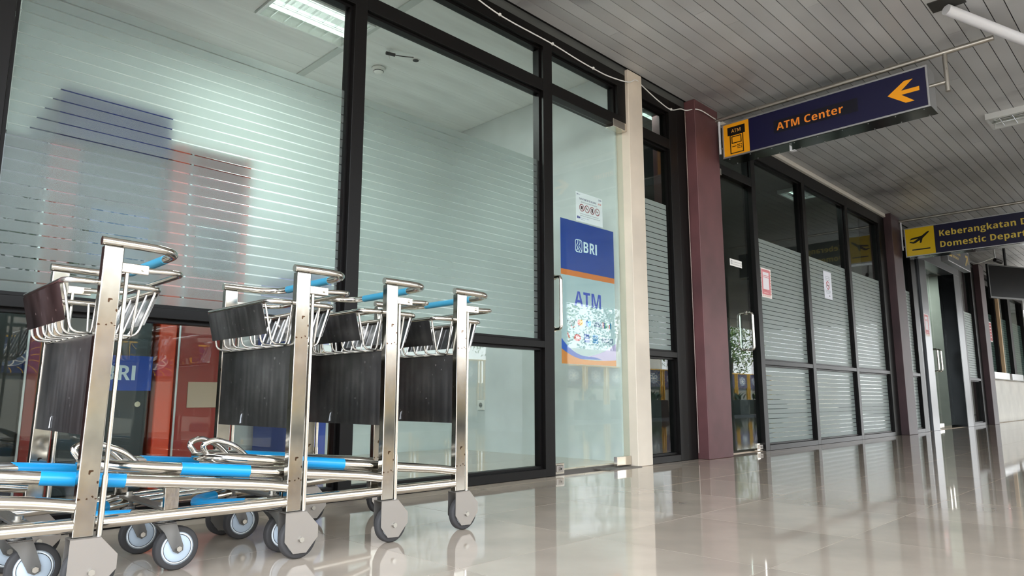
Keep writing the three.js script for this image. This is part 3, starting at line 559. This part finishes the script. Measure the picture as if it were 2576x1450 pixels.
const bigSticker = canvasTex(1024, 1690, (g, w, h) => {
  g.clearRect(0, 0, w, h);
  g.fillStyle = '#0a3a93'; g.fillRect(0, 0, w, 600); g.fillStyle = '#d2722a'; g.fillRect(0, 600, w, 66);
  briLogo(g, 270, 215, 1.22, '#d5e6ee');
  g.fillStyle = 'rgba(176,214,228,0.42)'; g.fillRect(0, 666, w, h - 666);
  g.fillStyle = '#1d3fae'; g.font = 'bold 250px sans-serif'; g.save(); g.translate(236, 1010); g.scale(1.0, 0.96); g.fillText('ATM', 0, 0); g.restore();
  g.fillStyle = '#23324f'; g.font = '74px sans-serif'; g.fillText('raya', 98, 1228); g.strokeStyle = '#d5432f'; g.lineWidth = 7; g.beginPath(); g.arc(206, 1228, 40, 0.3, 2.8); g.stroke();
  const disc = (x, y, r, c) => { g.fillStyle = c; g.beginPath(); g.arc(x, y, r, 0, 7); g.fill(); };
  disc(322, 1204, 36, '#d6402c'); disc(358, 1204, 36, '#e9a13a'); disc(474, 1206, 36, '#0f5fb0'); disc(508, 1206, 36, '#22a0dc');
  g.fillStyle = '#1b2f78'; g.font = 'bold 78px sans-serif'; g.fillText('VISA', 590, 1232);
  g.fillStyle = '#a33a35'; g.fillRect(760, 1170, 28, 70); g.fillStyle = '#2a4b8a'; g.fillRect(790, 1170, 28, 70); g.fillStyle = '#2f8a55'; g.fillRect(820, 1170, 28, 70);
  g.fillStyle = '#1e7fae'; g.fillRect(910, 1170, 30, 70); g.fillStyle = '#c1402e'; g.fillRect(888, 1190, 22, 50);
  g.fillStyle = '#b5282c'; g.beginPath(); g.moveTo(110, 1320); g.lineTo(150, 1390); g.lineTo(128, 1400); g.lineTo(100, 1350); g.fill(); g.fillStyle = '#333'; g.font = '40px sans-serif'; g.fillText('QR', 100, 1434);
  g.fillStyle = '#c3232b'; g.beginPath(); g.ellipse(282, 1384, 62, 42, 0, 0, 7); g.fill(); g.fillStyle = '#f2eaea'; g.font = 'bold 46px sans-serif'; g.fillText('Link', 232, 1400);
  g.fillStyle = '#17479b'; g.fillRect(410, 1330, 96, 100); g.fillStyle = '#dfe8f2'; g.fillRect(424, 1362, 68, 8); g.fillRect(424, 1390, 68, 8);
  g.fillStyle = '#1b79b8'; g.fillRect(570, 1332, 104, 100); g.fillStyle = '#e6f1f6'; g.font = 'bold 40px sans-serif'; g.fillText('ATM', 578, 1384); g.font = '20px sans-serif'; g.fillText('Bersama', 580, 1416);
  g.fillStyle = '#173a6e'; g.font = 'bold 74px sans-serif'; g.fillText('BRIZZI', 738, 1416); g.fillRect(860, 1430, 90, 6);
  g.fillStyle = 'rgba(190,160,214,0.75)'; g.beginPath(); g.moveTo(460, h - 96); g.quadraticCurveTo(800, h - 140, w, h - 280); g.lineTo(w, h - 40); g.lineTo(460, h - 80); g.fill();
  g.fillStyle = '#1550b4'; g.beginPath(); g.moveTo(0, h - 290); g.quadraticCurveTo(200, h - 100, 460, h - 96); g.quadraticCurveTo(640, h - 96, w * 0.72, h - 66); g.lineTo(0, h - 60); g.fill();
  g.fillStyle = '#d07a28'; g.beginPath(); g.moveTo(0, h - 170); g.quadraticCurveTo(200, h - 66, 420, h - 56); g.quadraticCurveTo(720, h - 50, w, h - 72); g.lineTo(w, h); g.lineTo(0, h); g.fill();
});
flat('door_sticker', 'large blue and orange BRI ATM sticker on the cash room door', 'sticker', 3.665, 4.292, 0.738, 1.772, -0.0553, null, std(0xffffff, 0.4, 0, { map: bigSticker, transparent: true, side: THREE.DoubleSide }));
const ruleTex = canvasTex(720, 500, (g, w, h) => {
  g.fillStyle = '#eceaf0'; g.fillRect(0, 0, w, h); g.fillStyle = '#2a2f6e'; g.font = 'bold 30px sans-serif'; g.fillText('BRI', 26, 50); g.font = '16px sans-serif'; g.fillText('ATM', 84, 50); briLogo(g, 610, 24, 0.24, '#2a2f6e');
  g.font = 'bold 42px sans-serif'; g.fillStyle = '#221f55'; g.fillText('TATA TERTIB DI RUANG', 88, 124); g.fillStyle = '#d2402c'; g.fillText('ATM', 596, 124); g.fillStyle = '#555a70'; g.font = '34px sans-serif'; g.fillText('Demi Kenyamanan Bersama', 138, 170);
  for (let i = 0; i < 4; i++) { const x = 156 + i * 140, y = 258; g.strokeStyle = '#8e1f2a'; g.lineWidth = 13; g.beginPath(); g.arc(x, y, 58, 0, 7); g.stroke(); g.fillStyle = '#191114'; if (i === 0) g.fillRect(x - 26, y - 28, 52, 54); if (i === 1) { g.fillRect(x - 36, y - 6, 56, 12); g.fillRect(x - 36, y - 24, 14, 20); } if (i === 2) { g.fillRect(x - 22, y - 34, 44, 66); } if (i === 3) g.fillRect(x - 38, y - 4, 70, 8); g.lineWidth = 9; g.beginPath(); g.moveTo(x - 40, y - 40); g.lineTo(x + 40, y + 40); g.stroke(); }
  g.fillStyle = '#3a3d58'; g.font = '24px sans-serif'; g.fillText('• Dilarang menggunakan Helm, Kacamata Hitam,', 90, 368); g.fillText('  Masker dan merokok saat bertransaksi di ATM BRI', 90, 402);
  g.fillStyle = '#2c2f86'; g.fillRect(30, 414, 40, 40); g.fillRect(78, 420, 34, 30); g.font = '17px sans-serif'; g.fillText('Contact BRI 14017 / 1500017', 128, 440); g.fillText('www.bri.co.id', 128, 466);
});
flat('notice', 'white house rules notice with four red prohibition circles on the door', 'notice', 3.842, 4.16, 1.783, 2.004, -0.0553, ruleTex);
const pinkTex = canvasTex(300, 400, (g, w, h) => { g.fillStyle = '#efe6e2'; g.fillRect(0, 0, w, h); g.fillStyle = '#d27c80'; g.fillRect(14, 16, w - 40, h - 56); g.fillStyle = '#e9e2e6'; g.fillRect(52, 52, 180, 44); g.fillRect(52, 104, 180, 14); g.fillRect(52, 126, 180, 160); g.fillStyle = '#c25f5f'; g.fillRect(60, 298, 90, 8); g.fillStyle = '#f0c9c4'; g.fillRect(70, 330, 130, 6); g.fillStyle = '#c98b62'; for (let i = 0; i < 9; i++) { g.fillRect(w - 24, 30 + i * 38, 14, 18); g.fillRect(20 + i * 30, h - 34, 14, 18); } });
flat('notice', 'pink poster with a pale square taped to the frosted pane by the handle', 'notice', 6.80, 7.03, 1.525, 1.832, -0.0455, pinkTex);
const smokeTex = canvasTex(240, 340, (g, w, h) => { g.fillStyle = '#e2e4ec'; g.fillRect(0, 0, w, h); g.fillStyle = '#8b8f9a'; for (const [y, l] of [[62, 130], [84, 150], [106, 120], [236, 150], [252, 140], [268, 120]]) g.fillRect((w - l) / 2, y, l, 5); g.strokeStyle = '#b03040'; g.lineWidth = 11; g.beginPath(); g.arc(120, 172, 46, 0, 7); g.stroke(); g.beginPath(); g.moveTo(88, 140); g.lineTo(152, 204); g.stroke(); g.fillStyle = '#333'; g.fillRect(88, 168, 62, 9); g.fillRect(140, 296, 30, 10); });
flat('notice', 'white no smoking notice on the second frosted pane', 'notice', 8.48, 8.73, 1.685, 2.02, -0.0455, smokeTex);
const plateTex = canvasTex(300, 90, (g, w, h) => { g.fillStyle = '#e8e6e2'; g.fillRect(0, 0, w, h); g.strokeStyle = '#777'; g.lineWidth = 5; g.beginPath(); g.arc(46, 45, 24, 0, 7); g.stroke(); g.fillStyle = '#333'; g.fillRect(42, 26, 8, 38); g.fillStyle = '#8a8a88'; g.font = '24px sans-serif'; g.fillText('DILARANG MEROKOK', 86, 42); g.fillText('NO SMOKING AREA', 86, 72); });
flat('door_plate', 'small white rectangular plate high on the dark glass door', 'notice', 6.135, 6.38, 1.762, 1.83, -0.0408, plateTex);
flat('notice', 'narrow pink and white notice on the left steel portal jamb', 'notice', 12.45, 12.70, 1.48, 1.84, 0.0012, pinkTex);
const redTex = canvasTex(128, 256, (g, w, h) => { g.fillStyle = '#e4dcdc'; g.fillRect(0, 0, w, h); g.fillStyle = '#b02a34'; g.fillRect(12, 14, 104, 228); g.fillStyle = '#ead8d8'; for (let i = 0; i < 5; i++) g.fillRect(26, 40 + i * 38, 70, 12); });
flat('notice', 'red notice on the first ticket window pane', 'notice', 18.5, 18.75, 1.75, 2.2, -0.229, redTex);
flat('notice', 'red and white sheets at the top of the first ticket window', 'notice', 17.75, 18.3, 2.5, 2.8, -0.229, redTex);
const whiteTex = canvasTex(128, 160, (g, w, h) => { g.fillStyle = '#dcdde2'; g.fillRect(0, 0, w, h); g.fillStyle = '#6a6c78'; for (let i = 0; i < 6; i++) g.fillRect(16, 24 + i * 20, 60 + (i % 3) * 14, 5); });
flat('notice', 'upper white sheet on the second ticket window', 'notice', 19.3, 19.7, 2.45, 2.8, -0.229, whiteTex);
flat('notice', 'lower white sheet on the second ticket window', 'notice', 19.25, 19.6, 1.95, 2.2, -0.229, whiteTex);

// ---------------------------------------------------------------- cash machines and fittings in the left room
const briTex = canvasTex(512, 256, (g, w, h) => { g.fillStyle = '#1847a8'; g.fillRect(0, 0, w, h); briLogo(g, 60, 66, 1.0, '#dce8f2'); });
{
  const G = std(0x34383b, 0.35, 0.3), blue = std(0x132a80, 0.35), red = std(0x8f231b, 0.3), orange = std(0xd4401a, 0.35);
  const t = thing('cash_machine', 'grey cash machine with a blue header behind the left window', 'cash machine', [1.05, 0.03, -1.2]);
  mesh('cabinet', rbox(-0.155, 0.25, 0, 1.78, -0.5, 0.3, 0.012), G, t);
  mesh('header', rbox(-0.28, 0.26, 1.78, 2.04, -0.4, 0.33, 0.015), blue, t);
  mesh('screen_bezel', rbox(-0.13, 0.21, 1.12, 1.5, 0.3, 0.315, 0.006), M.black, t);
  mesh('screen', rbox(-0.10, 0.18, 1.16, 1.46, 0.314, 0.318, 0.002), std(0x263a66, 0.15), t);
  mesh('keypad_shelf', rbox(-0.13, 0.21, 0.92, 1.0, 0.3, 0.42, 0.01), M.alu, t);
  const p = new THREE.PlaneGeometry(0.36, 0.18); p.translate(0.08, 0.60, 0.303); mesh('bank_plate', p, std(0xffffff, 0.35, 0, { map: briTex }), t);
  mesh('door_lock', [cyl(0.014, 0.008, 'z', 0.2, 0.44, 0.303)], M.steel, t);
  mesh('lower_door', rbox(-0.135, 0.23, 0.06, 0.78, 0.298, 0.3015, 0.002), std(0x3d4246, 0.3, 0.3), t);
  const u = thing('cash_machine', 'dark red cash machine with an orange side edge behind the left window', 'cash machine', [1.62, 0.03, -1.2]);
  mesh('cabinet', rbox(-0.19, 0.155, 0, 1.9, -0.5, 0.3, 0.012), red, u);
  mesh('side_edge', rbox(-0.285, -0.192, 0, 1.9, -0.3, 0.3, 0.012), orange, u);
  mesh('side_edge', rbox(0.12, 0.158, 0.9, 1.9, 0.3, 0.315, 0.006), orange, u);
  mesh('edge_strip', rbox(-0.19, -0.178, 0, 1.9, 0.3, 0.312, 0.003), M.alu, u);
  mesh('screen', rbox(-0.14, 0.1, 1.15, 1.45, 0.3, 0.312, 0.004), std(0x14161c, 0.15), u);
  mesh('receipt_box', rbox(-0.12, 0.06, 0.42, 0.56, 0.3, 0.306, 0.002), std(0xb59a86, 0.5), u);
  const v = thing('cash_machine', 'red cash machine at the far left behind the glass', 'cash machine', [0.83, 0.03, -1.2]);
  mesh('cabinet', rbox(-0.08, 0.055, 0, 1.76, -0.5, 0.3, 0.012), red, v);
  mesh('side_panel', rbox(-0.30, -0.085, 0, 1.76, -0.5, 0.28, 0.01), std(0x141618, 0.3, 0.3), v);
  mesh('edge_strip', rbox(-0.09, -0.078, 0, 1.5, 0.3, 0.312, 0.003), M.alu, v);
  const w = thing('cash_machine', 'blue cash machine standing between the second and third trolleys behind the glass', 'cash machine', [2.52, 0.03, -1.65]);
  mesh('cabinet', rbox(-0.115, 0.115, 0, 1.35, -0.35, 0.3, 0.012), std(0x123a9c, 0.35), w);
  mesh('screen', rbox(-0.08, 0.08, 0.95, 1.22, 0.3, 0.31, 0.004), std(0x14161c, 0.15), w);
  mesh('keypad_shelf', rbox(-0.09, 0.09, 0.78, 0.84, 0.3, 0.4, 0.008), M.alu, w);
  const stTex = canvasTex(256, 256, (g, w, h) => { g.fillStyle = '#8cc6e6'; g.fillRect(0, 0, w, h); g.strokeStyle = '#1c3f8c'; g.lineWidth = 16; g.beginPath(); g.arc(128, 128, 104, 0, 7); g.stroke(); g.fillStyle = '#2a3f86'; g.font = 'bold 40px sans-serif'; g.fillText('ATM', 78, 112); g.fillStyle = '#b03040'; g.font = 'bold 52px sans-serif'; g.fillText('2013', 62, 182); });
  const sg = new THREE.CircleGeometry(0.055, 28); sg.translate(-0.0, 0.72, 0.302); mesh('round_sticker', sg, std(0xffffff, 0.5, 0, { map: stTex }), t);
}
{ // socket on the right wall of the cash room
  const t = thing('wall_socket', 'small white square power socket on the cash room wall', 'socket', [4.405, 0.44, -1.66]);
  mesh('plate', rbox(-0.008, 0, -0.045, 0.045, -0.045, 0.045, 0.003), M.white, t);
  mesh('outlet', cyl(0.022, 0.003, 'x', -0.009, 0, 0, 20), std(0x8c8f8c, 0.5), t);
  mesh('pin_hole', [cyl(0.004, 0.002, 'x', -0.0112, 0, -0.01, 10), cyl(0.004, 0.002, 'x', -0.0112, 0, 0.01, 10)], M.black, t);
}
{
  const t = thing('smoke_detector', 'round white smoke detector on the cash room ceiling', 'detector', [3.02, 3.15, -1.42]);
  mesh('base', new THREE.LatheGeometry([[0.001, 0], [0.055, 0], [0.055, -0.018], [0.001, -0.018]].map(p => new THREE.Vector2(...p)), 28), M.white, t);
  mesh('dome', new THREE.LatheGeometry([[0.001, -0.045], [0.03, -0.043], [0.04, -0.032], [0.04, -0.018]].map(p => new THREE.Vector2(...p)), 28), M.white, t);
  mesh('slot', new THREE.TorusGeometry(0.0395, 0.0028, 8, 28).rotateX(Math.PI / 2).translate(0, -0.03, 0), M.black, t);
}
{
  const t = thing('lamp_holder', 'black cable connector dangling from the cash room ceiling', 'cable', [2.9, 3.15, -1.12]);
  mesh('connector', [sweep([V(-0.02, -0.03, 0), V(0.05, -0.03, 0.02)], 0.013, 12)], M.black, t);
  mesh('lead', sweep(fillet([[0.05, -0.03, 0.02], [0.12, -0.028, 0.05], [0.19, -0.015, 0.07]], 0.03, 5), 0.004, 8), M.black, t);
  mesh('hook', bar([0.01, 0, 0], [0.01, -0.07, 0], 0.003, 8), M.alu, t);
}
{ const t = thing('downlight', 'small black round spot on the cash room ceiling', 'lamp', [3.15, 3.15, -1.1]);
  mesh('rim', new THREE.LatheGeometry([[0.02, 0.0], [0.034, -0.004], [0.034, 0.0]].map(p => new THREE.Vector2(...p)), 24), M.white, t);
  mesh('lens', cyl(0.024, 0.004, 'y', 0, -0.002, 0, 20), M.black, t); }

// ---------------------------------------------------------------- outdoors, behind the camera (mirrored in the glass and steel)
struct(mesh('road', uvM(box(-60, 90, -0.25, -0.13, FLOOR_Z, 60), 0.4), std(0x9a958c, 0.85, 0, { map: T.asphalt })));
struct(mesh('driveway', uvM(box(6, 27, -0.135, -0.125, FLOOR_Z + 0.26, 9.3), 0.4), std(0x5c5a57, 0.8, 0, { map: T.asphalt })));
struct(mesh('kerb', uvM(box(-8, 27, -0.13, -0.0, FLOOR_Z, FLOOR_Z + 0.25), 1), M.concreteM));
function outerColumn(x) {
  const c = struct(group('outer_column'));
  for (let i = 0; i < 4; i++) mesh('cladding_panel', uvM(rbox(x, x + 1.05, i * 0.79 + 0.002, (i + 1) * 0.79 - 0.002, 4.1, 4.9, 0.003), 1), M.room, c);
}
outerColumn(7.6); outerColumn(13.1);
const batik = canvasTex(256, 256, (g, w, h) => {
  g.fillStyle = '#1c2f66'; g.fillRect(0, 0, w, h); g.strokeStyle = '#d8a640'; g.lineWidth = 5;
  for (let i = 0; i < 16; i++) { const a = i / 16 * Math.PI * 2; g.beginPath(); g.moveTo(128 + Math.cos(a) * 90, 128 + Math.sin(a) * 90); g.quadraticCurveTo(128 + Math.cos(a + 0.2) * 120, 128 + Math.sin(a + 0.2) * 120, 128 + Math.cos(a) * 175, 128 + Math.sin(a) * 175); g.stroke(); }
  g.strokeStyle = '#eceae2'; g.lineWidth = 7; g.beginPath(); g.arc(128, 128, 76, 0, 7); g.stroke(); g.fillStyle = '#5b6f92'; g.fill();
  for (let i = 0; i < 6; i++) { g.save(); g.translate(128, 128); g.rotate(i * Math.PI / 3); g.beginPath(); g.ellipse(0, -38, 19, 36, 0, 0, 7); g.stroke(); g.restore(); }
});
{
  const yel = std(0xe0b038, 0.45), board = std(0xffffff, 0.5, 0, { map: batik }), pl = std(0x9a9d99, 0.6, 0, { map: T.wall });
  const P = 1.13, FZ = 11;
  for (let i = -11; i < 20; i++) {
    const t = thing('fence_panel', 'blue patterned fence panel in a yellow frame, mirrored in the glass', 'fence panel', [9.2 + i * P, 0, FZ], 'patterned panels across the road');
    const p = new THREE.PlaneGeometry(0.84, 0.6); p.rotateY(Math.PI); p.translate(0, 1.22, -0.022); mesh('board', [p], board, t);
    mesh('board_back', box(-0.42, 0.42, 0.92, 1.52, -0.02, 0.0), std(0x1c2f66, 0.6), t);
    mesh('frame', [box(-0.565, 0.565, 1.52, 1.555, -0.03, 0.03), box(-0.46, -0.43, 0.3, 1.52, -0.03, 0.03), box(0.43, 0.46, 0.3, 1.52, -0.03, 0.03), box(0.54, 0.565, 0.3, 1.52, -0.03, 0.03)], yel, t);
    mesh('plinth', uvM(box(-0.565, 0.565, -0.13, 0.92, 0.03, 0.15), 1), pl, t);
  }
  // white wall and planters
  struct(mesh('wall_garden', [uvM(box(17, 26, -0.13, 2.35, 13.4, 13.6), 0.6), uvM(box(26, 46, -0.13, 1.7, 13.4, 13.6), 0.6)], M.whiteWall));
  // leafy plants in planters
  const leafGeo = () => { const n = 6, pos = [], idx = []; for (let i = 0; i <= n; i++) { const t = i / n, w = 0.045 * Math.sin(Math.PI * Math.min(1, t * 0.95 + 0.05)), y = 0.34 * t - 0.12 * t * t, x = 0.22 * t * t; pos.push(x, y, -w, x, y + 0.006, 0, x, y, w); if (i < n) { const q = i * 3; idx.push(q, q + 1, q + 3, q + 1, q + 4, q + 3, q + 1, q + 2, q + 4, q + 2, q + 5, q + 4); } } const g = new THREE.BufferGeometry(); g.setAttribute('position', new THREE.Float32BufferAttribute(pos, 3)); g.setIndex(idx); g.computeVertexNormals(); g.setAttribute('uv', new THREE.Float32BufferAttribute(new Float32Array(pos.length / 3 * 2), 2)); return g; };
  const green = std(0x2c4a26, 0.5, 0, { side: THREE.DoubleSide }), green2 = std(0x4f6a30, 0.5, 0, { side: THREE.DoubleSide });
  const lg = leafGeo();
  for (let i = 0; i < 12; i++) {
    const t = thing('potted_plant', 'broad-leaved plant in a square planter, mirrored in the glass', 'plant', [9 + i * 1.9 + rr(-0.2, 0.2), -0.0, 10.1], 'plants in planters across the walkway');
    mesh('planter', [rbox(-0.4, 0.4, -0.13, 0.45, -0.25, 0.25, 0.01)], std(0x5d625c, 0.7), t);
    const n = 16; for (let k = 0; k < n; k++) { const m = mesh('leaf', lg, k % 3 ? green : green2, t); m.position.set(rr(-0.25, 0.25), 0.43, rr(-0.12, 0.12)); m.rotation.set(0, rr(0, 6.28), rr(-0.2, 0.5)); m.scale.setScalar(rr(0.8, 1.5)); }
  }
  struct(mesh('wall_roadside', uvM(box(-12, 9, -0.13, 2.7, 12.4, 12.6), 0.6), std(0xaeaba6, 0.8, 0, { map: T.concrete })));
  { const t = thing('traffic_cone', 'orange traffic cone on the roadway, mirrored low in the left window', 'traffic cone', [1.15, -0.13, 9.0]);
    mesh('base', rbox(-0.2, 0.2, 0, 0.03, -0.2, 0.2, 0.008), std(0xd9541c, 0.5), t);
    mesh('cone', new THREE.LatheGeometry([[0.15, 0.03], [0.028, 0.7], [0.0, 0.71]].map(p => new THREE.Vector2(...p)), 28), std(0xe0561c, 0.45), t); }
  // trees
  const barkM = std(0x4d4034, 0.9), leafMs = [0x4c6b2a, 0x63782f, 0x3c5a28].map(c => std(c, 0.6, 0, { side: THREE.DoubleSide }));
  [[14, 17, 6], [20, 16, 5.2], [27.5, 17, 6.5], [33, 15.6, 5.0], [38, 16.4, 5.4], [4, 18, 6]].forEach(([x, z, h], i) => {
    const t = thing('tree', ['leafy tree across the road mirrored above the fence panels', 'lower bushy tree mirrored in the glass door', 'tall loose tree mirrored behind the white wall', 'spreading tree mirrored in the far dark door', 'farthest tree mirrored beyond the white wall', 'tree across the road opposite the left window'][i], 'tree', [x, -0.13, z]);
    mesh('trunk', [sweep([V(0, 0, 0), V(0.05, h * 0.3, 0.05), V(-0.05, h * 0.55, 0), V(0.1, h * 0.8, 0.1)], k => 0.14 - 0.1 * k, 10), sweep([V(0, h * 0.35, 0), V(0.7, h * 0.6, 0.2), V(1.2, h * 0.75, -0.2)], k => 0.07 - 0.05 * k, 8), sweep([V(0, h * 0.4, 0), V(-0.7, h * 0.65, -0.3), V(-1.1, h * 0.85, 0.1)], k => 0.07 - 0.05 * k, 8)], barkM, t);
    const pos = [], nor = []; const N = 2600;
    for (let k = 0; k < N; k++) {
      const c = k % 9, a = c * 2.4, cr = 0.5 + (c % 3) * 0.5, cx = Math.cos(a) * cr * 1.2, cz = Math.sin(a) * cr, cy = h * (0.48 + 0.055 * c);
      const th = rr(0, 6.283), ph = Math.acos(rr(-1, 1)), R = 0.95 * Math.cbrt(rnd()), p = V(cx + R * Math.sin(ph) * Math.cos(th), cy + R * 0.7 * Math.cos(ph), cz + R * Math.sin(ph) * Math.sin(th));
      const u = V(rr(-1, 1), rr(-1, 1), rr(-1, 1)).normalize(), v = V(rr(-1, 1), rr(-1, 1), rr(-1, 1)).cross(u).normalize(), s = rr(0.05, 0.11), n = u.clone().cross(v);
      const q = [p.clone().addScaledVector(u, -s), p.clone().addScaledVector(v, -s * 0.4), p.clone().addScaledVector(u, s), p.clone().addScaledVector(v, s * 0.4)];
      for (const m of [0, 1, 2, 0, 2, 3]) { pos.push(q[m].x, q[m].y, q[m].z); nor.push(n.x, n.y, n.z); }
    }
    const g = new THREE.BufferGeometry(); g.setAttribute('position', new THREE.Float32BufferAttribute(pos, 3)); g.setAttribute('normal', new THREE.Float32BufferAttribute(nor, 3)); g.setAttribute('uv', new THREE.Float32BufferAttribute(new Float32Array(pos.length / 3 * 2), 2));
    stuff(mesh('foliage', g, leafMs[i % 3], t));
  });
}
renderer.render(scene, camera);
